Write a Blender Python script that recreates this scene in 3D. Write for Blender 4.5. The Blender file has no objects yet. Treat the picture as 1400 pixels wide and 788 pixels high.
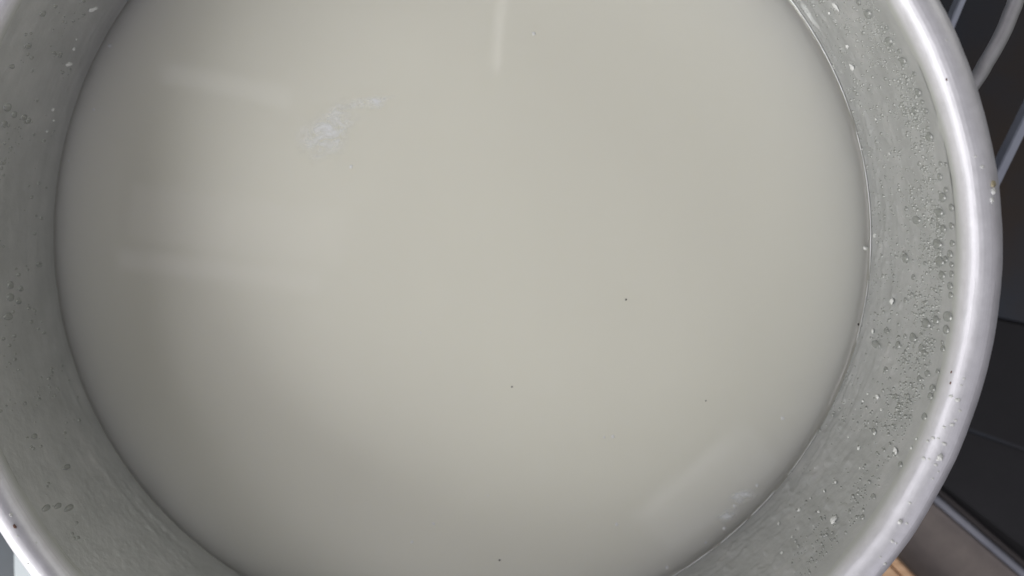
import bpy, bmesh, math, random
from mathutils import Vector, Matrix, noise
random.seed(7)
S = 0.15                                     # water radius in metres
scene = bpy.context.scene
col = scene.collection

# ------------------------------------------------------------------ camera
CAM = Vector((0.05471, 0.02644, 0.33370))
RM = Matrix(((0.996172, -0.000909, 0.087407), (-0.009186, 0.993321, 0.115014), (-0.086928, -0.115377, 0.989511)))
cd = bpy.data.cameras.new('camera'); cam = bpy.data.objects.new('camera', cd); col.objects.link(cam)
cam.matrix_world = Matrix.Translation(CAM) @ RM.to_4x4()
cd.sensor_width = 36; cd.lens = 36 * 1250 / 1400; cd.clip_start = 0.01; cd.clip_end = 60
cd.dof.use_dof = True; cd.dof.focus_distance = 0.30; cd.dof.aperture_fstop = 8
scene.camera = cam

# ------------------------------------------------------------------ light
w = bpy.data.worlds.new('World'); scene.world = w; w.use_nodes = True
bg = w.node_tree.nodes['Background']; bg.inputs[0].default_value = (0.96, 0.90, 1.0, 1); bg.inputs[1].default_value = 0.065
def area(name, loc, target, sx, sy, power, color):
    ld = bpy.data.lights.new(name, 'AREA'); ld.shape = 'RECTANGLE'; ld.size = sx; ld.size_y = sy
    ld.energy = power; ld.color = color
    o = bpy.data.objects.new(name, ld); col.objects.link(o); o.location = loc
    o.rotation_euler = (Vector(target) - Vector(loc)).to_track_quat('-Z', 'Y').to_euler()
    return o
area('window_light', (-0.818, -0.848, 0.549), (0, 0, 0.03), 0.62, 0.46, 10.6, (1.0, 0.99, 0.96))
area('side_fill_light', (-1.02, -0.036, 0.80), (0, 0, 0.03), 0.65, 0.55, 5.6, (0.98, 0.95, 1.0))  # added fill from the left, fitted to the water's tones; no known window
area('front_fill_light', (0.124, -1.181, 0.529), (0, 0, 0.03), 0.6, 0.45, 2.6, (0.98, 0.92, 1.0))  # added fill from the front for the shaded water; no known door
area('high_fill_light', (0.639, -0.639, 0.935), (0, 0, 0.03), 0.60, 0.55, 1.4, (0.93, 0.90, 1.0))  # unseen high fill lamp, added to balance the lower right
area('far_fill_light', (0.840, 0.840, 0.529), (0, 0, 0.03), 0.5, 0.4, 3.3, (1.0, 0.99, 0.93))  # unseen fill lamp, added to lift the left side of the pot
area('highlight_light', (-0.704, 0.782, 0.764), (0, 0, 0.03), 0.18, 0.18, 0.8, (1.0, 0.97, 0.97))  # small lamp added only for highlights on the waterline and lower right rim
def mirror(px, py, h):
    d = RM @ Vector(((px - 700) / 1250, -(py - 394) / 1250, -1)); q = CAM + d * (-CAM.z / d.z)
    return Vector((q.x + d.x * h / -d.z, q.y + d.y * h / -d.z, h))
def overhead(name, p0, p1, depth, L, color, h=1.8):
    """lit panel facing down; its edge runs p0-p1 as mirrored in the water, depth metres to the right of p0->p1"""
    a, b = mirror(*p0, h), mirror(*p1, h); d = b - a; n = Vector((-d.y, d.x, 0)).normalized()
    ld = bpy.data.lights.new(name, 'AREA'); ld.shape = 'RECTANGLE'; ld.size = d.length; ld.size_y = abs(depth)
    ld.energy = L * math.pi * d.length * abs(depth); ld.color = color
    o = bpy.data.objects.new(name, ld); col.objects.link(o); o.location = (a + b) / 2 + n * depth / 2
    o.rotation_euler = (0, 0, math.atan2(d.y, d.x))
overhead('reflection_panel', (865, 705), (1015, 575), -0.55, 0.95, (0.86, 0.88, 1.0))  # unseen panel added to give the bluish reflection in the water
overhead('reflection_panel_edge', (880, 690), (990, 598), -0.03, 1.1, (0.90, 0.92, 1.0), 1.78)  # narrow panel added to brighten that reflection's edge
overhead('reflection_strip', (160, 368), (440, 403), 0.05, 1.0, (0.92, 0.88, 1.0))  # added for the bright lower edge of the left reflection
overhead('reflection_fade_panel', (175, 330), (470, 368), 0.14, 0.7, (0.92, 0.88, 1.0), 1.79)  # wider panel added so the left reflection fades upward
overhead('reflection_strip', (215, 112), (395, 150), 0.05, 1.4, (0.93, 0.93, 1.0))  # added for the pale reflection at the upper left
overhead('tube_lamp', (684, 96), (700, -120), 0.016, 4.2, (1.0, 0.97, 0.98), 2.0)
scene.view_settings.view_transform = 'Standard'; scene.view_settings.look = 'None'
scene.view_settings.exposure = 0.0; scene.view_settings.gamma = 1
scene.render.engine = 'CYCLES'

# ------------------------------------------------------------------ helpers
def at(px, py, z):
    """point of the horizontal plane z seen at a pixel of the 1400 wide photograph"""
    d = RM @ Vector(((px - 700) / 1250, -(py - 394) / 1250, -1))
    return CAM + d * ((z - CAM.z) / d.z)
def tag(o, label=None, cat=None, group=None, kind=None):
    if label: o['label'] = label
    if cat: o['category'] = cat
    if group: o['group'] = group
    if kind: o['kind'] = kind
    return o
def empty(name, loc=(0, 0, 0)):
    o = bpy.data.objects.new(name, None); col.objects.link(o); o.location = loc; o.empty_display_size = 0.02
    return o
def link(name, bm, mat, parent=None, smooth=True, mats=None):
    me = bpy.data.meshes.new(name); bm.normal_update(); bm.to_mesh(me); bm.free()
    for m in (mats or [mat]): me.materials.append(m)
    if smooth: me.polygons.foreach_set('use_smooth', [True] * len(me.polygons))
    o = bpy.data.objects.new(name, me); col.objects.link(o)
    if parent: o.parent = parent
    return o
def smoothstep(a, b, x):
    t = max(0, min(1, (x - a) / (b - a))); return t * t * (3 - 2 * t)

# ------------------------------------------------------------------ materials
def mat(name):
    m = bpy.data.materials.new(name); m.use_nodes = True
    nt = m.node_tree; return m, nt, nt.nodes['Principled BSDF']
def N(nt, t, **kw):
    n = nt.nodes.new(t)
    for k, v in kw.items():
        if k in n.inputs: n.inputs[k].default_value = v
        else: setattr(n, k, v)
    return n
def coords(nt, scale=(1, 1, 1), out='Object'):
    tc = N(nt, 'ShaderNodeTexCoord'); mp = N(nt, 'ShaderNodeMapping'); mp.inputs['Scale'].default_value = scale
    nt.links.new(tc.outputs[out], mp.inputs[0]); return mp.outputs[0]
def ramp(nt, fac, stops):
    r = N(nt, 'ShaderNodeValToRGB'); e = r.color_ramp.elements
    while len(e) < len(stops): e.new(0.5)
    for i, (p, c) in enumerate(stops): e[i].position = p; e[i].color = (*c, 1) if len(c) == 3 else c
    nt.links.new(fac, r.inputs[0]); return r.outputs[0]

def simple(name, c1, c2, scale, rough, metallic=0.0, bump=0.1, dist=0.0005, spec=0.5):
    m, nt, p = mat(name); v = coords(nt)
    n = N(nt, 'ShaderNodeTexNoise', Scale=scale, Detail=6.0, Roughness=0.6); nt.links.new(v, n.inputs['Vector'])
    nt.links.new(ramp(nt, n.outputs[0], [(0.3, c1), (0.7, c2)]), p.inputs['Base Color'])
    p.inputs['Roughness'].default_value = rough; p.inputs['Metallic'].default_value = metallic
    p.inputs['Specular IOR Level'].default_value = spec
    n2 = N(nt, 'ShaderNodeTexNoise', Scale=scale * 6, Detail=4.0); nt.links.new(v, n2.inputs['Vector'])
    b = N(nt, 'ShaderNodeBump', Strength=bump, Distance=dist); nt.links.new(n2.outputs[0], b.inputs['Height']); nt.links.new(b.outputs[0], p.inputs['Normal'])
    return m

def wall_metal():
    """dull wet aluminium with a thin milky film; UV = (arc length, height) in metres"""
    m, nt, p = mat('wet_aluminium'); L = nt.links
    uv = coords(nt, (1, 1, 1), 'UV')
    st = coords(nt, (12, 260, 1), 'UV')
    n1 = N(nt, 'ShaderNodeTexNoise', Scale=1.0, Detail=5.0, Roughness=0.6); L.new(st, n1.inputs['Vector'])
    n2 = N(nt, 'ShaderNodeTexNoise', Scale=70.0, Detail=6.0, Roughness=0.65); L.new(uv, n2.inputs['Vector'])
    mx = N(nt, 'ShaderNodeMix', data_type='FLOAT'); mx.inputs[0].default_value = 0.65
    L.new(n1.outputs[0], mx.inputs[2]); L.new(n2.outputs[0], mx.inputs[3])
    L.new(ramp(nt, mx.outputs[0], [(0.34, (0.435, 0.447, 0.443)), (0.52, (0.495, 0.507, 0.503)), (0.70, (0.57, 0.574, 0.568))]), p.inputs['Base Color'])
    p.inputs['Metallic'].default_value = 0.72
    rr = N(nt, 'ShaderNodeMapRange'); rr.inputs[3].default_value = 0.36; rr.inputs[4].default_value = 0.58
    L.new(n2.outputs[0], rr.inputs[0]); L.new(rr.outputs[0], p.inputs['Roughness'])
    p.inputs['Coat Weight'].default_value = 0.12; p.inputs['Coat Roughness'].default_value = 0.38; p.inputs['Coat IOR'].default_value = 1.33
    n3 = N(nt, 'ShaderNodeTexNoise', Scale=900.0, Detail=3.0); L.new(uv, n3.inputs['Vector'])
    n4 = N(nt, 'ShaderNodeTexNoise', Scale=260.0, Detail=4.0); L.new(uv, n4.inputs['Vector'])
    ad = N(nt, 'ShaderNodeMath', operation='MULTIPLY_ADD'); ad.inputs[1].default_value = 0.35
    L.new(n3.outputs[0], ad.inputs[0]); L.new(n4.outputs[0], ad.inputs[2])
    b = N(nt, 'ShaderNodeBump', Strength=0.5, Distance=0.00035); L.new(ad.outputs[0], b.inputs['Height']); L.new(b.outputs[0], p.inputs['Normal'])
    return m
def rim_metal():
    m, nt, p = mat('brushed_aluminium'); L = nt.links
    st = coords(nt, (3, 1500, 1), 'UV'); uv = coords(nt, (1, 1, 1), 'UV')
    n1 = N(nt, 'ShaderNodeTexNoise', Scale=1.0, Detail=4.0); L.new(st, n1.inputs['Vector'])
    n2 = N(nt, 'ShaderNodeTexNoise', Scale=160.0, Detail=6.0, Roughness=0.7); L.new(uv, n2.inputs['Vector'])
    L.new(ramp(nt, n2.outputs[0], [(0.3, (0.72, 0.72, 0.75)), (0.7, (0.83, 0.83, 0.865))]), p.inputs['Base Color'])
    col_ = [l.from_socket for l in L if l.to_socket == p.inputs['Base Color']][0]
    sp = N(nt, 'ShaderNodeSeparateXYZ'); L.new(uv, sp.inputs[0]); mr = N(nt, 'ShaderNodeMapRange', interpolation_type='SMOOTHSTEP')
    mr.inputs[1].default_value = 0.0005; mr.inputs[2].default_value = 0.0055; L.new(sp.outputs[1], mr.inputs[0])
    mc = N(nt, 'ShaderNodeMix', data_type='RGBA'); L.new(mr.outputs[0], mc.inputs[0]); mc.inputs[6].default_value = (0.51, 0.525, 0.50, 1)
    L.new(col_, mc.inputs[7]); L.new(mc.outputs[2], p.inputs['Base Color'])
    p.inputs['Metallic'].default_value = 0.6
    rr = N(nt, 'ShaderNodeMapRange'); rr.inputs[3].default_value = 0.47; rr.inputs[4].default_value = 0.63
    L.new(n2.outputs[0], rr.inputs[0]); L.new(rr.outputs[0], p.inputs['Roughness'])
    ad = N(nt, 'ShaderNodeMath', operation='MULTIPLY_ADD'); ad.inputs[1].default_value = 0.7
    L.new(n1.outputs[0], ad.inputs[0]); L.new(n2.outputs[0], ad.inputs[2])
    b = N(nt, 'ShaderNodeBump', Strength=0.45, Distance=0.00028); L.new(ad.outputs[0], b.inputs['Height']); L.new(b.outputs[0], p.inputs['Normal'])
    return m
def milky():
    m, nt, p = mat('cloudy_liquid'); L = nt.links
    v = coords(nt)
    n = N(nt, 'ShaderNodeTexNoise', Scale=9.0, Detail=4.0, Roughness=0.5, Distortion=0.6); L.new(v, n.inputs['Vector'])
    L.new(ramp(nt, n.outputs[0], [(0.3, (0.755, 0.752, 0.66)), (0.7, (0.785, 0.782, 0.685))]), p.inputs['Base Color'])
    p.inputs['Subsurface Weight'].default_value = 0.76; p.inputs['Subsurface Radius'].default_value = (1.0, 0.97, 0.90)
    p.inputs['Subsurface Scale'].default_value = 0.05
    p.inputs['Roughness'].default_value = 0.035; p.inputs['IOR'].default_value = 1.33
    return m
def water_clear(name, clear, rough):
    """shallow water over dull metal: part clear, part mirroring the same grey surroundings"""
    m, nt, p = mat(name); L = nt.links
    out = [n for n in nt.nodes if n.type == 'OUTPUT_MATERIAL'][0]
    p.inputs['Base Color'].default_value = (0.56, 0.575, 0.55, 1); p.inputs['Metallic'].default_value = 0.75; p.inputs['Roughness'].default_value = rough
    tr = N(nt, 'ShaderNodeBsdfTransparent'); tr.inputs[0].default_value = (0.97, 0.98, 0.975, 1)
    m1 = N(nt, 'ShaderNodeMixShader'); m1.inputs[0].default_value = clear
    L.new(p.outputs[0], m1.inputs[1]); L.new(tr.outputs[0], m1.inputs[2]); L.new(m1.outputs[0], out.inputs[0]); return m
def film(name, c, dens):
    """thin torn film of starch: opaque threads, clear gaps, fading towards the rim of the patch (UV centre)"""
    m, nt, p = mat(name); L = nt.links
    p.inputs['Base Color'].default_value = (*c, 1); p.inputs['Roughness'].default_value = 0.5
    v = coords(nt, (1, 1.6, 1)); n = N(nt, 'ShaderNodeTexNoise', Scale=150.0, Detail=8.0, Roughness=0.68, Distortion=0.6); L.new(v, n.inputs['Vector'])
    uv = coords(nt, (1, 1, 1), 'UV'); ln = N(nt, 'ShaderNodeVectorMath', operation='LENGTH'); L.new(uv, ln.inputs[0])
    fall = N(nt, 'ShaderNodeMapRange', interpolation_type='SMOOTHSTEP'); fall.inputs[1].default_value = 1.0; fall.inputs[2].default_value = 0.1
    L.new(ln.outputs['Value'], fall.inputs[0])
    a = ramp(nt, n.outputs[0], [(0.36, (0, 0, 0)), (0.62, (dens, dens, dens))])
    mu = N(nt, 'ShaderNodeMath', operation='MULTIPLY'); L.new(a, mu.inputs[0]); L.new(fall.outputs[0], mu.inputs[1])
    L.new(mu.outputs[0], p.inputs['Alpha']); return m

M_WALL, M_RIM, M_LIQ, M_DROP = wall_metal(), rim_metal(), milky(), water_clear('clear_water', 0.56, 0.42)
M_MIST = water_clear('fine_water', 0.42, 0.5)
M_FLECK = simple('starch', (0.62, 0.64, 0.62), (0.78, 0.79, 0.76), 900, 0.45)
M_PALE = simple('pale_starch', (0.72, 0.73, 0.71), (0.80, 0.81, 0.79), 900, 0.5)
M_TAN = simple('tan_crust', (0.36, 0.31, 0.18), (0.55, 0.5, 0.36), 900, 0.5)
M_BROWN = simple('brown_crumb', (0.12, 0.06, 0.04), (0.22, 0.12, 0.09), 900, 0.6)
M_DARK = simple('black_speck', (0.02, 0.018, 0.015), (0.05, 0.04, 0.03), 900, 0.6)
M_FILM = film('starch_film', (0.84, 0.87, 0.89), 0.85)
M_GLASS = simple('black_glass', (0.018, 0.018, 0.020), (0.026, 0.026, 0.029), 20, 0.5, bump=0.02, spec=0.2)
M_GLASSB = simple('brown_black_glass', (0.036, 0.052, 0.075), (0.060, 0.046, 0.036), 7, 0.5, bump=0.02, spec=0.2)
M_LEDGE = simple('brown_metal', (0.055, 0.046, 0.042), (0.075, 0.064, 0.058), 60, 0.5)
M_GAP = simple('dark_strip', (0.012, 0.011, 0.011), (0.02, 0.018, 0.017), 60, 0.6)  # near-black strip, set lower between ledge and glass
M_TRIM = simple('trim_steel', (0.24, 0.25, 0.29), (0.32, 0.33, 0.37), 60, 0.6, metallic=0.5)
M_BAR = simple('pale_enamel', (0.44, 0.48, 0.58), (0.52, 0.56, 0.66), 80, 0.4)
M_BOARD = simple('greige_laminate', (0.150, 0.130, 0.120), (0.185, 0.160, 0.146), 120, 0.55, bump=0.12)
M_TOP = simple('slate_counter', (0.018, 0.030, 0.044), (0.04, 0.058, 0.078), 14, 0.45)
M_WHITE = simple('white_plastic', (0.62, 0.69, 0.71), (0.67, 0.74, 0.76), 40, 0.35)
def wood():
    m, nt, p = mat('pale_wood'); L = nt.links
    v = coords(nt, (40, 700, 200)); n = N(nt, 'ShaderNodeTexNoise', Scale=1.0, Detail=6.0, Distortion=0.8); L.new(v, n.inputs['Vector'])
    L.new(ramp(nt, n.outputs[0], [(0.3, (0.50, 0.30, 0.17)), (0.55, (0.66, 0.43, 0.26)), (0.75, (0.74, 0.52, 0.34))]), p.inputs['Base Color'])
    p.inputs['Roughness'].default_value = 0.6
    b = N(nt, 'ShaderNodeBump', Strength=0.3, Distance=0.0004); L.new(n.outputs[0], b.inputs['Height']); L.new(b.outputs[0], p.inputs['Normal'])
    return m
M_WOOD = wood()

# ------------------------------------------------------------------ the pot
H = 0.3524            # rim height over the water, in water radii
SHX, SHY = 0.0271, -0.0219
def oval(th): return 1 + 0.0127 * math.cos(2*th) + 0.0075 * math.sin(2*th) + 0.0046 * math.cos(3*th) - 0.0013 * math.sin(3*th)
def ring(th, r, z):
    """world point at angle th, radius r and height z (both in water radii); the pot stands a touch out of level"""
    k = max(-1.0, min(1.0, z / H)); rr = r * oval(th) * S
    return Vector((rr * math.cos(th) + k * SHX * S, rr * math.sin(th) + k * SHY * S, z * S))
def wr(z): return 1.0 + 0.05 * z / (H - 0.03)
def wet(th, z):
    """relief of drips and film on the wet inner wall, metres towards the pot's inside"""
    a = th * S; h = z * S
    side = 0.25 + 0.75 * smoothstep(-0.3, 0.55, math.cos(th + 0.15))
    t = z / (H - 0.03)
    band = smoothstep(0.03, 0.12, t) * (1 - smoothstep(0.84, 0.92, t))
    n1 = noise.fractal(Vector((a * 260, h * 330, 3.1)), 0.9, 2.0, 3)
    n2 = noise.fractal(Vector((a * 55 + n1 * 0.2, h * 300, 9.7)), 0.8, 2.0, 3)       # long runs parallel to the waterline
    low = 1 - smoothstep(0.05, 0.5, t)
    low_r = smoothstep(0.2, 0.7, math.sin(-th)) * smoothstep(0.0, 0.4, math.cos(th))                                      # crusty lower right
    r = max(0, n1 - 0.05) * 0.00040 + low * max(0, n2) * 0.0009 + low_r * (max(0, noise.fractal(Vector((a * 230, h * 230, 1)), 0.7, 2.1, 4)) * 0.0007)
    return r * band * side
pot = tag(empty('cooking_pot', (0, 0, -0.8 * S)), 'large round aluminium pot with thick rolled rim, nearly full of cloudy water', 'pot')
def P(o):
    o.parent = pot; o.matrix_parent_inverse = Matrix.Translation((0, 0, 0.8 * S)); return o
def lathe(profile, nseg, disp=None, close=False):
    bm = bmesh.new(); uvl = bm.loops.layers.uv.new('UVMap'); rows = []; vv = 0; vs = []
    prev = None
    for (r, z) in profile:
        if prev: vv += math.hypot(r - prev[0], z - prev[1]) * S
        prev = (r, z); vs.append(vv); row = []
        for i in range(nseg):
            th = 2 * math.pi * i / nseg; p = ring(th, r, z)
            if disp:
                d = disp(th, z)
                if d: p -= Vector((math.cos(th), math.sin(th), 0)) * d
            row.append(bm.verts.new(p))
        rows.append(row)
    for j in range(len(rows) - 1):
        for i in range(nseg):
            k = (i + 1) % nseg
            f = bm.faces.new((rows[j][i], rows[j][k], rows[j+1][k], rows[j+1][i]))
            u0, u1 = i / nseg * 2 * math.pi * S, (i + 1) / nseg * 2 * math.pi * S
            for l, c in zip(f.loops, ((u0, vs[j]), (u1, vs[j]), (u1, vs[j+1]), (u0, vs[j+1]))): l[uvl].uv = c
    return bm, rows
# inner wall: dense, carrying the wet relief
prof = [(0.0001, -0.76), (0.3, -0.762), (0.6, -0.762), (0.78, -0.75), (0.84, -0.72), (0.875, -0.66)] + [(wr(z), z) for z in (-0.5, -0.3, -0.15, -0.07)]
prof += [(wr(z), z) for z in [-0.03 + (H - 0.03 + 0.03) * i / 84 for i in range(85)]]
bm, rows = lathe(prof, 1500, wet)
bmesh.ops.remove_doubles(bm, verts=rows[0], dist=1e-5)
inner = P(link('inner_wall', bm, M_WALL)); inner['label'] = 'wet dull grey inside wall with drips and milky film'
# outer shell
ob = [(1.066, H - 0.045), (1.045, H - 0.12), (1.03, 0.0), (1.0, -0.5), (0.96, -0.70), (0.88, -0.79), (0.6, -0.80), (0.0001, -0.80)]
bm, rows = lathe(ob, 240); bmesh.ops.remove_doubles(bm, verts=rows[-1], dist=1e-5)
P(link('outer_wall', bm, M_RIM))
# rolled rim
rp = [(wr(H - 0.032) + 0.0, H - 0.033)]
rc, rz = 1.0865, H - 0.002
rp += [(1.0505, H - 0.024)]
for i in range(0, 25):
    a = math.pi * (0.985 - i * 1.32 / 24)
    rp.append((rc + 0.0350 * math.cos(a), rz + 0.031 * math.sin(a)))
def rimdent(th, z): return 0.00025 * noise.noise(Vector((math.cos(th) * 9, math.sin(th) * 9, z * 20))) + 0.00010 * noise.noise(Vector((math.cos(th) * 40, math.sin(th) * 40, z * 60)))
bm, rows = lathe(rp, 720, rimdent)
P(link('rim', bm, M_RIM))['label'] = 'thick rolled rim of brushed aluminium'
# loop handle, a bent rod on riveted ears
def tube(pts, r, nseg=16, sub=10):
    C = []
    n = len(pts)
    for i in range(n - 1):
        p0, p1, p2, p3 = pts[max(i-1, 0)], pts[i], pts[i+1], pts[min(i+2, n-1)]
        for k in range(sub):
            t = k / sub
            C.append(0.5 * ((2*p1) + (p2-p0)*t + (2*p0-5*p1+4*p2-p3)*t*t + (3*p1-p0-3*p2+p3)*t**3))
    C.append(pts[-1]); bm = bmesh.new(); uvl = bm.loops.layers.uv.new('UVMap'); rows = []; up = Vector((0, 0, 1)); L = [0]
    for i, c in enumerate(C):
        t = (C[min(i+1, len(C)-1)] - C[max(i-1, 0)]).normalized(); s = t.cross(up).normalized(); u = s.cross(t)
        rows.append([bm.verts.new(c + (s * math.cos(2*math.pi*k/nseg) + u * math.sin(2*math.pi*k/nseg)) * r) for k in range(nseg)])
        if i: L.append(L[-1] + (c - C[i-1]).length)
    for j in range(len(rows) - 1):
        for i in range(nseg):
            k = (i + 1) % nseg; f = bm.faces.new((rows[j][i], rows[j][k], rows[j+1][k], rows[j+1][i]))
            for l, c in zip(f.loops, ((L[j], i*r*.4), (L[j], (i+1)*r*.4), (L[j+1], (i+1)*r*.4), (L[j+1], i*r*.4))): l[uvl].uv = c
    bm.faces.new(rows[0]); bm.faces.new(rows[-1]); return bm
hz = 0.022
hp = [Vector((0.1585, 0.030, hz - 0.004)), Vector((0.1680, 0.043, hz - 0.001))] + [at(x, y, hz) for x, y in ((1335, 108), (1347, 88), (1359, 68), (1372, 43), (1381, 21), (1388.6, 0))]
hp += [at(1393, -40, hz), at(1390, -110, hz), at(1350, -190, hz), Vector((0.150, 0.148, hz)), Vector((0.125, 0.130, hz)), Vector((0.109, 0.117, hz - 0.003))]
handle = P(link('handle', tube(hp, 0.00245), M_RIM)); handle['label'] = 'bent round aluminium rod curving out from under the rim'
for a in (math.atan2(0.030, 0.1585), math.atan2(0.117, 0.109)):
    bm = bmesh.new(); bmesh.ops.create_cube(bm, size=1, matrix=Matrix.Translation(ring(a, 1.056, 0.10) + Vector((0, 0, 0.004))) @ Matrix.Rotation(a, 4, 'Z') @ Matrix.Diagonal((0.004, 0.018, 0.022, 1)))
    bmesh.ops.bevel(bm, geom=bm.edges[:], offset=0.0012, segments=2, affect='EDGES'); P(link('handle_ear', bm, M_RIM))

# ------------------------------------------------------------------ the liquid
bm = bmesh.new(); NS = 900; rows = []
rad = [0.0] + [i / 30 for i in range(1, 29)] + [0.955, 0.975] + [0.983 + 0.0192 * i / 20 for i in range(21)]
for r in rad:
    row = []
    for i in range(NS if r > 0 else 1):
        th = 2 * math.pi * i / NS
        # meniscus: a circular arc climbing the wall, taller on the well wetted right side
        fm = math.radians((16 + 46 * smoothstep(-0.45, 0.45, math.cos(th))) * (1 + 0.10 * noise.noise(Vector((math.cos(th) * 14, math.sin(th) * 14, 5)))))
        p = ring(th, r, 0); Rm = 0.0026; xx = (r - 1.0012) * S + Rm * math.sin(fm)
        p.z = Rm * (1 - math.sqrt(max(0, 1 - (min(max(0, xx), Rm * 0.95) / Rm) ** 2)))
        p.z += 0.00003 * noise.noise(Vector((p.x * 22, p.y * 22, 0)))
        row.append(bm.verts.new(p))
    rows.append(row)
for i in range(NS): bm.faces.new((rows[0][0], rows[1][i], rows[1][(i+1) % NS]))
for j in range(1, len(rows) - 1):
    for i in range(NS):
        k = (i+1) % NS; bm.faces.new((rows[j][i], rows[j+1][i], rows[j+1][k], rows[j][k]))
# body of the liquid down to the pot's floor, so that it has its real depth
low = [[bm.verts.new(ring(2*math.pi*i/NS, r, z)) for i in range(NS)] for r, z in ((0.985, -0.07), (0.92, -0.5), (0.86, -0.66), (0.74, -0.745))]
seq = [rows[-1]] + low
for j in range(len(seq) - 1):
    for i in range(NS):
        k = (i+1) % NS; bm.faces.new((seq[j][i], seq[j+1][i], seq[j+1][k], seq[j][k]))
bm.faces.new(list(reversed(low[-1])))
liq = link('cloudy_water', bm, M_LIQ)
# added pale metallic bead standing in for the meniscus highlight, with breaks
glint_m, lnt, lp = mat('waterline_gloss'); lp.inputs['Base Color'].default_value = (0.82, 0.83, 0.82, 1); lp.inputs['Metallic'].default_value = 0.7; lp.inputs['Roughness'].default_value = 0.33
for a0, a1, r0 in ((47, 18, 0.00020), (17.2, -2.5, 0.00017), (-3.2, -12, 0.00013), (-25, -33, 0.00012), (-35.5, -40.6, 0.00020), (-41.0, -46.6, 0.00024), (-47.0, -64, 0.00022)):
    bm = bmesh.new(); rr_ = []; n = int(abs(a1 - a0) * 5)
    for i in range(n + 1):
        th = math.radians(a0 + (a1 - a0) * i / n); zc = 0.00150; c = ring(th, 0.9996, zc / S)
        rad_ = r0 * 1.5 * (0.75 + 0.5 * noise.noise(Vector((math.degrees(th) * 0.35, 0, 3)))) * min(1, 0.15 + 8 * min(i, n - i) / n)
        e = Vector((math.cos(th), math.sin(th), 0)); rr_.append([bm.verts.new(c + (e * math.cos(k * math.pi / 5) + Vector((0, 0, 1)) * math.sin(k * math.pi / 5)) * rad_) for k in range(10)])
    for j in range(n):
        for k in range(10): bm.faces.new((rr_[j][k], rr_[j][(k+1) % 10], rr_[j+1][(k+1) % 10], rr_[j+1][k]))
    bmesh.ops.recalc_face_normals(bm, faces=bm.faces[:])
    link('waterline_glint', bm, glint_m, liq)
tag(liq, 'smooth cloudy beige-grey water filling the aluminium pot', 'cloudy water')

# ------------------------------------------------------------------ on the wall: drops and flecks
def hit_wall(px, py):
    lo, hi = -0.02, H - 0.02
    for _ in range(40):
        z = (lo + hi) / 2; q = at(px, py, z * S); k = z / H
        x, y = q.x - k*SHX*S, q.y - k*SHY*S; th = math.atan2(y, x)
        if math.hypot(x, y) > wr(z) * oval(th) * S: lo = z      # ray still outside: wall met higher
        else: hi = z
    return th, z
def wall_frame(th, z):
    p = ring(th, wr(z), z); nrm = Vector((-math.cos(th), -math.sin(th), 0.06)).normalized()
    p += nrm * wet(th, z); tg = Vector((-math.sin(th), math.cos(th), 0)); up = nrm.cross(tg).normalized()
    if up.z < 0: up = -up
    m = Matrix((tg, up, nrm)).transposed().to_4x4(); m.translation = p; return m
def dome(bm, m, a, b, hgt, seed, lvl=4, seg=16, droop=0.25):
    """cap of liquid of half width a, half height b, fatter at its lower end"""
    rows = []
    for j in range(lvl + 1):
        t = j / lvl * math.pi / 2; rr = math.cos(t); zz = math.sin(t)
        if j == lvl: rows.append([bm.verts.new(m @ Vector((0, -b * droop * 0.3, hgt)))]); continue
        row = []
        for i in range(seg):
            ph = 2 * math.pi * i / seg; w = 1 + 0.10 * noise.noise(Vector((math.cos(ph) * 1.3 + seed, math.sin(ph) * 1.3, seed * 3.7)))
            x = a * rr * w * math.cos(ph); y = b * rr * w * math.sin(ph)
            x *= 1 - droop * (y / b)
            row.append(bm.verts.new(m @ Vector((x, y, hgt * zz - (0.00006 if j == 0 else 0)))))
        rows.append(row)
    for j in range(lvl - 1):
        for i in range(seg): k = (i+1) % seg; bm.faces.new((rows[j][i], rows[j][k], rows[j+1][k], rows[j+1][i]))
    for i in range(seg): bm.faces.new((rows[lvl-1][i], rows[lvl-1][(i+1) % seg], rows[lvl][0]))
PX = 0.30 / 1250                                  # metres per photo pixel on the near wall
drops = [(1187,19,14,1),(1216,57,14,1),(1230,70,8,1),(1235,84,12,1),(1256,127,11,1),(1250,151,10,1),(1266,152,8,1),(1271,187,13,1),(1250,101,7,1),(1243,167,6,1),(1253,165,6,1),(1212,38,7,1),(1261,140,7,1),(1174,4,8,1),
 (1285,242,10,1),(1289,270,13,1),(1301,284,10,1),(1285,291,12,1.3),(1253,301,12,1.5),(1239,286,8,1),(1275,301,7,1),(1290,313,11,1),(1283,309,8,1),(1301,309,9,1),(1282,334,15,1.2),(1302,333,9,1),(1239,353,13,1.1),(1299,348,11,1),(1285,358,13,1.3),(1293,355,9,1),(1301,362,8,1),(1301,375,9,1),(1299,391,10,1),(1288,377,11,1.2),(1265,360,6,1.3),(1249,379,8,1),(1293,260,8,1),(1286,224,7,1),(1293,225,6,1),(1210,242,5,1),
 (1300,404,9,1),(1247,403,7,1),(1238,411,8,1),(1267,443,13,1.4),(1280,438,12,1),(1296,433,14,1.3),(1294,451,12,1),(1249,462,13,1.2),(1238,460,7,1),(1228,472,11,1),(1260,475,9,1.4),(1263,482,9,1),(1289,477,9,1),(1288,468,5,1),(1282,508,7,1),(1268,511,9,1.3),(1257,518,9,1),(1275,531,11,1),(1272,542,10,1),(1264,570,10,1),(1238,481,6,1),(1211,505,8,1.3),(1217,518,5,1),(1225,542,7,1.2),(1212,453,9,1.4),(1198,471,12,2.0),(1195,589,8,1.4),(1262,529,7,1),(1179,707,8,1),(1194,679,8,1.2),(1231,635,8,1)]
GR = "condensation drops on the pot's right inner wall"
ITEMS = []
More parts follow.
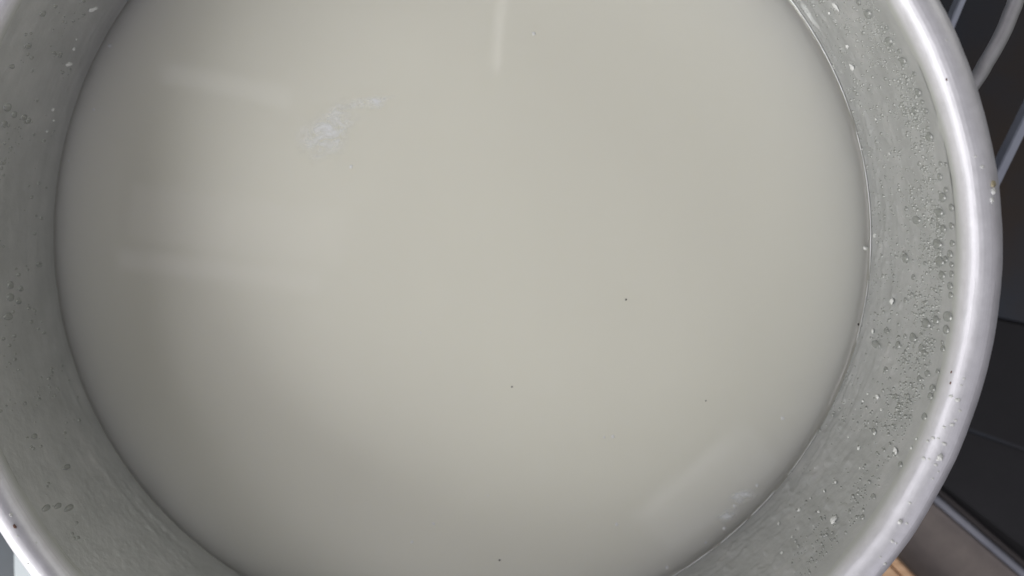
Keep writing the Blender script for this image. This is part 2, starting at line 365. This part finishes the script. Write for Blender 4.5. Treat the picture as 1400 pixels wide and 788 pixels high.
LB_R = ['round clear water drop clinging to the inner wall near the bright right rim', 'clear water drop drawn out along its run on the inner wall near the bright right rim']
for i, (x, y, d, e) in enumerate(drops):
    th, z = hit_wall(x, y); m = wall_frame(th, z); s = d * PX / 2
    bm = bmesh.new(); dome(bm, Matrix.Identity(4), s, s * 1.35 * e, s * 0.5, i * 1.7)
    o = link('water_drop', bm, M_DROP); o.matrix_world = m
    tag(o, None, 'water drop', GR); ITEMS.append((o, 'drop', x, y, z, d))
left = [(58,19,10,1),(10,147,13,1),(19,157,10,1),(33,161,10,1),(6,170,10,1),(39,165,9,1),(38,63,9,1.3),(16,91,7,1.4),(14,390,12,1),(28,395,9,1),(53,362,9,1.2),(14,407,12,1.1),(25,412,10,1),(11,433,12,1.3),(34,552,6,1),(47,597,8,1.3),(63,695,9,1.6),(79,692,8,1.6),(94,695,9,2.0),(91,639,9,1.5)]
for i, (x, y, d, e) in enumerate(left):
    th, z = hit_wall(x, y); m = wall_frame(th, z); s = d * PX / 2
    bm = bmesh.new(); dome(bm, Matrix.Identity(4), s, s * 1.3 * e, s * 0.38, 40 + i)
    o = link('water_drop', bm, M_DROP); o.matrix_world = m
    tag(o, None, 'water drop', "condensation drops on the pot's left inner wall"); ITEMS.append((o, 'leftdrop', x, y, z, d))
# the fine mist of drops nobody could count
bm = bmesh.new(); cnt = 0
while cnt < 3000:
    x = random.uniform(1080, 1315); y = random.uniform(-20, 800)
    th, z = hit_wall(x, y); t = z / (H - 0.03)
    if not (0.03 < t < 0.90): continue
    wgt = 0.12 + 0.88 * math.exp(-((t - 0.78) / 0.13) ** 2) if random.random() < 0.75 else 0.2
    wgt *= 0.35 + 1.1 * max(0, noise.noise(Vector((x * 0.03, y * 0.03, 2))) + 0.25)
    if random.random() > wgt or (y > 590 and random.random() < 0.72): continue
    s = PX / 2 * random.choice((1.4, 1.8, 2.2, 2.8, 3.6, 5.0)) * random.uniform(0.8, 1.2)
    dome(bm, wall_frame(th, z), s, s * random.uniform(1.1, 1.6), s * 0.6, cnt, lvl=2, seg=8); cnt += 1
for k in range(700):
    x = random.uniform(0, 120); y = random.uniform(0, 760)
    th, z = hit_wall(x, y); t = z / (H - 0.03)
    if not (0.1 < t < 0.9) or noise.noise(Vector((x * 0.03, y * 0.02, 8))) < 0.05: continue
    s = PX / 2 * random.choice((2.0, 3.0, 4.5, 6.0)); dome(bm, wall_frame(th, z), s, s * random.uniform(1.1, 1.8), s * 0.32, k, lvl=2, seg=10)
o = link('fine_droplets', bm, M_MIST); tag(o, 'fine mist of tiny water droplets on the pot inner wall', 'droplets', kind='stuff')

def fleck(m, a, b, hgt, mt, seed, name, label, cat, group=None):
    bm = bmesh.new(); bmesh.ops.create_icosphere(bm, subdivisions=3, radius=1)
    for v in bm.verts:
        k = 1 + 0.55 * noise.noise(v.co * 1.6 + Vector((seed, 0, 0))) + 0.30 * noise.noise(v.co * 4.5 + Vector((0, seed, 0)))
        v.co = Vector((v.co.x * a * k, v.co.y * b * k, max(v.co.z, -0.3) * hgt * k))
    o = link(name, bm, mt); o.matrix_world = m; return tag(o, label, cat, group)
# flecks on the wall
for i, (x, y, a, b, rot, lab) in enumerate([(1224,615,9,13,.3,'large pale starch fleck high on the lower right inner wall'),(1139,711,15,13,.5,'largest lumpy white starch fleck on the lower right inner wall'),(1200,542,6,13,0,'tall white starch smear on the right inner wall below the clustered drops'),
     (127,13,7,19,-.5,'long white starch smear on the upper left inner wall near the top of the photo'),(94,88,6,18,-.3,'narrow white starch fleck on the upper left inner wall below the longer smear'),(1142,9,17,8,-.4,'white starch smear just above the waterline at the upper right of the pot')]):
    th, z = hit_wall(x, y); m = wall_frame(th, z) @ Matrix.Rotation(rot, 4, 'Z')
    fleck(m, a * PX / 2, b * PX / 2, 0.00035, M_FLECK, i * 3.3, 'starch_fleck', lab, 'starch fleck')
for i, (x, y, d) in enumerate([(1174,612,7),(1196,592,6),(1093,697,6),(1159,630,6),(1144,660,4),(1065,716,5),(1069,756,6),(1134,18,5),(1158,64,6),(1165,92,9),(1198,163,4),(1217,210,4),(1196,322,6),(1220,412,9),(1194,453,7),(1186,538,4),(1170,560,4),(1205,560,5),(1180,548,4),(1115,640,4),(1128,672,4),(1120,700,4),(1109,682,3),(1246,612,4),(1253,600,3),(1160,598,3),(1176,640,3),(1085,735,3),(72,150,5),(73,165,3),(101,67,5),(104,54,3),(64,180,3)]):
    th, z = hit_wall(x, y); m = wall_frame(th, z)
    o = fleck(m, d * PX / 2, d * PX * 0.62, 0.0003, M_FLECK, i * 2.1 + 9, 'starch_fleck', None, 'starch fleck', 'small starch flecks on the inner wall')
    ITEMS.append((o, 'wallfleck', x, y, z, d))
# on the rim
def rim_frame(px, py):
    best = None
    for j in range(61):
        a = math.pi * (0.98 - 0.96 * j / 60); rr, zz = rc + 0.035 * math.cos(a), rz + 0.031 * math.sin(a)
        q = at(px, py, zz * S); k = min(1, zz / H); x, y = q.x - k*SHX*S, q.y - k*SHY*S; th = math.atan2(y, x)
        e = abs(math.hypot(x, y) / (oval(th) * S) - rr)
        if best is None or e < best[0]: best = (e, th, a, rr, zz)
    e, th, a, rr, zz = best; p = ring(th, rr, zz)
    nrm = Vector((math.cos(a) * math.cos(th), math.cos(a) * math.sin(th), math.sin(a))).normalized()
    tg = Vector((-math.sin(th), math.cos(th), 0)); u = nrm.cross(tg)
    m = Matrix((tg, u, nrm)).transposed().to_4x4(); m.translation = p; return m
for i, (x, y, d) in enumerate([(1275,599,5),(1283,600,3),(1291,607,5),(1263,627,5),(1280,636,4),(1276,655,3),(1244,688,4),(1240,716,4),(1220,740,5),(1225,743,3),(1210,771,5),(1204,762,3),(1300,542,5),(1314,527,3),(1318,518,3),(1309,547,6),(1313,562,4),(1306,575,4),(1302,581,5),(1290,584,4),(1268,603,4),(1295,55,3),(1343,228,5),(1334,214,3),(24,733,3),(50,742,3),(38,771,3),(1283,645,3),(1270,628,3)]):
    o = fleck(rim_frame(x, y), d * PX * 0.38, d * PX * 0.48, d * PX * 0.13, M_FLECK, i * 1.3 + 50, 'starch_crumb', None, 'crumb', 'dried crumbs on the rim')
    ITEMS.append((o, 'crumb', x, y, 0, d))
fleck(rim_frame(1286, 626), 5 * PX, 3.4 * PX, 0.0005, M_FLECK, 3.2, 'starch_crumb', 'biggest white dried crumb on the lower right rim, with a ragged star shape', 'crumb')
fleck(rim_frame(1231, 714), 2.6 * PX, 2.6 * PX, 0.0006, M_FLECK, 7.2, 'starch_crumb', 'round bright white crumb standing alone on the lower right rim', 'crumb')
fleck(rim_frame(1358, 252), 4 * PX, 4 * PX, 0.0003, M_TAN, 4.4, 'food_crust', 'small tan stain of dried food on the outer edge of the right rim', 'food crust')
fleck(rim_frame(1358, 262), 4 * PX, 3 * PX, 0.0005, M_FLECK, 8.1, 'food_crust', 'upper whitish lump of dried food just below the tan stain on the right rim', 'food crust')
fleck(rim_frame(1357, 274), 4 * PX, 2.2 * PX, 0.0004, M_FLECK, 2.9, 'food_crust', 'lower whitish lump of dried food below the tan stain on the right rim', 'food crust')
fleck(rim_frame(15, 704), 2.6 * PX, 2.0 * PX, 0.0004, M_FLECK, 1.9, 'starch_crumb', 'white crumb on the lower left rim just above the brown crumb', 'crumb')
fleck(rim_frame(20, 720), 3.4 * PX, 1.9 * PX, 0.0004, M_BROWN, 5.9, 'brown_crumb', 'brown crumb on the lower left rim of the pot', 'crumb')
for x, y, lb in ((1301, 509, 'upper of two tiny dark specks on the lower right rim'), (1294, 109, 'tiny dark speck on the bright band of the upper right rim'), (1299, 524, 'lower of two tiny dark specks on the lower right rim')):
    fleck(rim_frame(x, y), 1.6 * PX, 1.1 * PX, 0.0002, M_BROWN, x, 'dark_speck', lb, 'speck', 'dark specks on the rim')
# on the water
def flat(x, y, z=0.0): return Matrix.Translation(at(x, y, z)) @ Matrix.Rotation((x * 7 + y * 3) % 3.1, 4, 'Z')
for i, (x, y, d) in enumerate([(1070,572,4),(838,597,4),(826,598,3),(843,717,4),(667,678,2),(593,716,4),(563,741,4),(730,46,4),(128,150,3),(150,63,4),(94,220,2),(480,228,4),(575,455,2),(990,722,4),(965,742,3),(912,776,4),(1004,692,4),(1035,664,4)]):
    o = fleck(flat(x, y), d * PX * 0.65, d * PX * 0.6, 0.00007, M_PALE, i + 80, 'floating_fleck', None, 'starch fleck', 'pale flecks floating on the water')
    ITEMS.append((o, 'float', x, y, 0, d))
for i, (x, y, d, lb) in enumerate([(856,410,2.6,'tiny black speck floating alone right of the middle of the cloudy water'),(700,529,2.4,'tiny black speck floating just below the middle of the cloudy water'),(683,766,3,'tiny black speck floating at the bottom edge of the photo'),(965,548,2,'faintest tiny speck floating above the reflected diagonal streak at lower right')]):
    fleck(flat(x, y), d * PX / 2, d * PX / 2, 0.0002, M_DARK, i + 30, 'dark_speck', lb, 'speck', 'black specks floating on the water')
fleck(flat(1174, 444, 0.0006), 2.0 * PX, 1.4 * PX, 0.0004, M_DARK, 61, 'dark_speck', 'small black speck caught on the right waterline', 'speck')
fleck(flat(1183, 339, 0.0005), 2.6 * PX, 3.2 * PX, 0.0006, M_FLECK, 66, 'floating_fleck', 'white fleck caught on the right waterline against the wall', 'starch fleck')
def film_patch(x, y, a, b, rot, label, seed, mt=M_FILM, g=None):
    bm = bmesh.new(); uvl = bm.loops.layers.uv.new('UVMap'); c = at(x, y, 0); n = 40
    R_ = Matrix.Rotation(rot, 2)
    def vert(r, i):
        ph = 2*math.pi*i/n; k = 1 + 0.35 * noise.noise(Vector((math.cos(ph)*1.5 + seed, math.sin(ph)*1.5, 0)))
        q = R_ @ Vector((a * r * k * math.cos(ph), b * r * k * math.sin(ph))); return bm.verts.new(Vector((c.x + q.x * PX * 1.1, c.y + q.y * PX * 1.1, 0.00009))), (r * math.cos(ph), r * math.sin(ph))
    ct = (bm.verts.new(Vector((c.x, c.y, 0.00012))), (0, 0)); rr = [[vert(r, i) for i in range(n)] for r in (0.5, 1)]
    def face(vs):
        f = bm.faces.new([v[0] for v in vs])
        for l, v in zip(f.loops, vs): l[uvl].uv = v[1]
    for i in range(n):
        k = (i+1) % n; face([ct, rr[0][i], rr[0][k]]); face([rr[0][i], rr[1][i], rr[1][k], rr[0][k]])
    o = link('starch_film', bm, mt); o.location.z = 0; return tag(o, label, 'starch film', g)
film_patch(446, 182, 62, 34, 0.75, 'largest torn whitish film floating on the upper left part of the cloudy water', 1)
film_patch(503, 141, 38, 12, 0.12, 'thin wisp of white film floating just right of and above the largest film', 5)
film_patch(1016, 678, 24, 13, 0.3, 'small torn white film near the lower right waterline, upper of two', 9)
film_patch(996, 704, 22, 11, 0.6, 'small torn white film near the lower right waterline, lower of two', 12)

# labels that single each small thing out: what it looks like, its neighbour, its order from the top
ORD = ['topmost', 'second', 'third', 'fourth', 'fifth', 'sixth', 'seventh', 'eighth', 'ninth', 'tenth', 'eleventh', 'twelfth', 'thirteenth', 'fourteenth', 'fifteenth', 'sixteenth', 'seventeenth', 'eighteenth']
RB = [(100, 'level with the bent handle'), (215, 'just below the bent handle'), (285, 'level with the tan crust'), (340, 'below the tan crust'),
      (400, 'level with the white waterline fleck'), (446, 'level with the black waterline speck'), (500, 'below the black waterline speck'), (600, 'above the large pale starch fleck'), (900, 'beside the large starch flecks')]
def band(y, bs): return next(t for lim, t in bs if y < lim)
cells = {}
for o, k, x, y, z, d in ITEMS:
    if k == 'drop':
        zone = band(y, RB); near = 'next to the rim' if z / (H - 0.03) > 0.72 else 'on mid wall'
        key = ('%s water drop %s' % ('large' if d >= 12 else ('medium' if d >= 9 else 'small'), near), zone)
    elif k == 'leftdrop':
        key = ('faint flat water drop on the left wall', band(y, [(110, 'near the top corner'), (250, 'in the upper cluster'), (450, 'in the middle cluster'), (620, 'below the middle cluster'), (900, 'near the bottom row')]))
    elif k == 'wallfleck':
        key = ('small starch fleck on the left wall', 'near the long white smears') if x < 300 else ('small starch fleck on the right wall', band(y, RB))
    elif k == 'crumb':
        key = ('tiny white crumb on the left rim', 'below the brown crumb') if x < 300 else ('tiny white crumb on the right rim', band(y, [(300, 'above the tan crust'), (560, 'above the star shaped crumb'), (630, 'around the star shaped crumb'), (715, 'between star shaped and bright round crumbs'), (900, 'below the bright round crumb')]))
    else:
        key = ('tiny pale fleck floating', 'at the upper left of the water' if x < 400 and y < 300 else ('near the small torn films at lower right' if x > 900 and y > 600 else ('near the bottom of the water' if y > 600 else 'in the open middle of the water')))
    cells.setdefault(key, []).append((y, x, o))
for (what, where), v in cells.items():
    v.sort(key=lambda t: t[:2])
    if len(v) > 9: print('CELL', what, where, len(v))
    for i, (y, x, o) in enumerate(v):
        o['label'] = '%s, %s' % (what, where) if len(v) == 1 else '%s %s, %s' % (ORD[i], what, where)
# ------------------------------------------------------------------ surroundings
FZ = -0.8 * S - 0.002
def slab(name, pts, z0, z1, mt, parent=None, bev=0.0008, smooth=False):
    bm = bmesh.new(); t = [bm.verts.new((p[0], p[1], z1)) for p in pts]; b = [bm.verts.new((p[0], p[1], z0)) for p in pts]
    bm.faces.new(t); bm.faces.new(list(reversed(b))); n = len(pts)
    for i in range(n): k = (i+1) % n; bm.faces.new((t[k], t[i], b[i], b[k]))
    bmesh.ops.recalc_face_normals(bm, faces=bm.faces[:])
    if bev: bmesh.ops.bevel(bm, geom=bm.edges[:], offset=bev, segments=2, affect='EDGES')
    return link(name, bm, mt, parent, smooth)
bm = bmesh.new(); bmesh.ops.create_grid(bm, x_segments=2, y_segments=2, size=1.5, matrix=Matrix.Translation((0, 0, FZ)))
tag(link('countertop', bm, M_TOP, smooth=False), kind='structure')
# stove: direction of its front edge, taken on the plane of its top
SZ = FZ + 0.012
A, B = at(1278, 683, SZ), at(1400, 787, SZ); u = (B - A).normalized(); v = Vector((-u.y, u.x, 0))     # v points into the stove
def strip(o0, o1, l0=-0.09, l1=0.5):
    return [A + u*l0 + v*o0, A + u*l1 + v*o0, A + u*l1 + v*o1, A + u*l0 + v*o1]
stove = tag(empty('stove', (A.x, A.y, FZ)), 'black glass stove top with a pale steel front trim, right of the pot', 'stove')
def PS(o):
    o.parent = stove; o.matrix_parent_inverse = Matrix.Translation(-Vector((A.x, A.y, FZ))); return o
PS(slab('trim', strip(-0.0012, 0.0022), FZ, SZ + 0.001, M_TRIM))
PS(slab('ledge', strip(0.0024, 0.0056), FZ, SZ - 0.001, M_LEDGE))
PS(slab('gap', strip(0.0058, 0.0104), FZ, SZ - 0.005, M_GAP))
def px_slab(name, px, z1, mt): return PS(slab(name, [at(x, y, z1) for x, y in px], FZ, z1, mt))
GZ = SZ + 0.002
px_slab('glass_panel', [(1250, 634), (1250, 563), (1700, 722), (1700, 982)], GZ, M_GLASS)
px_slab('glass_panel', [(1250, 561.5), (1250, 412), (1700, 506), (1700, 720.5)], GZ, M_GLASS)
px_slab('seam', [(1250, 572), (1250, 552), (1700, 706), (1700, 736)], GZ - 0.0006, M_GLASSB)
px_slab('back_panel', [(1250, 411.5), (1250, -320), (1700, -320), (1700, 505.5)], GZ - 0.0002, M_GLASSB)['label'] = 'navy to brownish black back panel'
# greige board in front of the stove
tag(slab('laminate_board', strip(-0.30, -0.0016, -0.085), FZ + 0.0005, SZ - 0.003, M_BOARD), 'flat greige board between the stove trim and the pale wood block', 'board')
# wooden block at the bottom
WZ = SZ + 0.006
wb = tag(empty('wooden_block', at(1210, 800, FZ)), 'pale wooden block with a dark groove, under the lower right rim', 'wood block')
W0, W1 = at(1227, 764, WZ), at(1254, 792, WZ); wu = (W1 - W0).normalized(); wv = Vector((wu.y, -wu.x, 0))
def wstrip(o0, o1): return [W0 + wu*-0.003 + wv*o0, W0 + wu*0.10 + wv*o0, W0 + wu*0.10 + wv*o1, W0 + wu*-0.003 + wv*o1]
for nm, a0, a1, zz in (('plank', 0.0, 0.0042, WZ), ('plank', 0.0047, 0.022, WZ - 0.0004)):
    o = slab(nm, wstrip(a0, a1), SZ - 0.0028, zz, M_WOOD, bev=0.0007); o.parent = wb; o.matrix_parent_inverse = Matrix.Translation(-wb.location)
# pale rack bars upper right
rack = tag(empty('metal_rack', (0.22, 0.1, FZ)), 'rack of two parallel pale blue-grey bars behind the upper right rim', 'rack')
BZ = -0.045
def bar(p, q, wtop, hh, z):
    P0, P1 = at(*p, z), at(*q, z); d = (P1 - P0).normalized(); n = Vector((d.y, -d.x, 0))
    a, b = P0 - d * 0.05, P1 + d * 0.22
    o = slab('bar', [a, b, b + n*wtop, a + n*wtop], z - hh, z, M_BAR, bev=0.0004)
    o.parent = rack; o.matrix_parent_inverse = Matrix.Translation(-rack.location)
bar((1364, 233), (1390, 180), 0.0034, 0.008, BZ)
bar((1299.5, 30), (1312, 0), 0.0024, 0.008, BZ)
# white tub lower left
tub = tag(empty('plastic_tub', (-0.165, -0.165, FZ)), 'bright white plastic tub just outside the lower left rim', 'tub')
TZ = -0.03
def rrect(cx, cy, hx, hy, n=64, e=4.0):
    out = []
    for i in range(n):
        t = 2*math.pi*i/n; c, s = math.cos(t), math.sin(t)
        out.append(Vector((cx + hx * math.copysign(abs(c)**(2/e), c), cy + hy * math.copysign(abs(s)**(2/e), s), 0)))
    return out
E0 = at(15, 752, TZ)
for nm, hx, hy, z0, z1 in (('tub_body', 0.0335, 0.0585, FZ, TZ - 0.006), ('lid', 0.036, 0.061, TZ - 0.0058, TZ)):
    o = slab(nm, rrect(E0.x + 0.036, E0.y - 0.035, hx, hy), z0, z1, M_WHITE, bev=0.0008)
    o.parent = tub; o.matrix_parent_inverse = Matrix.Translation(-tub.location)
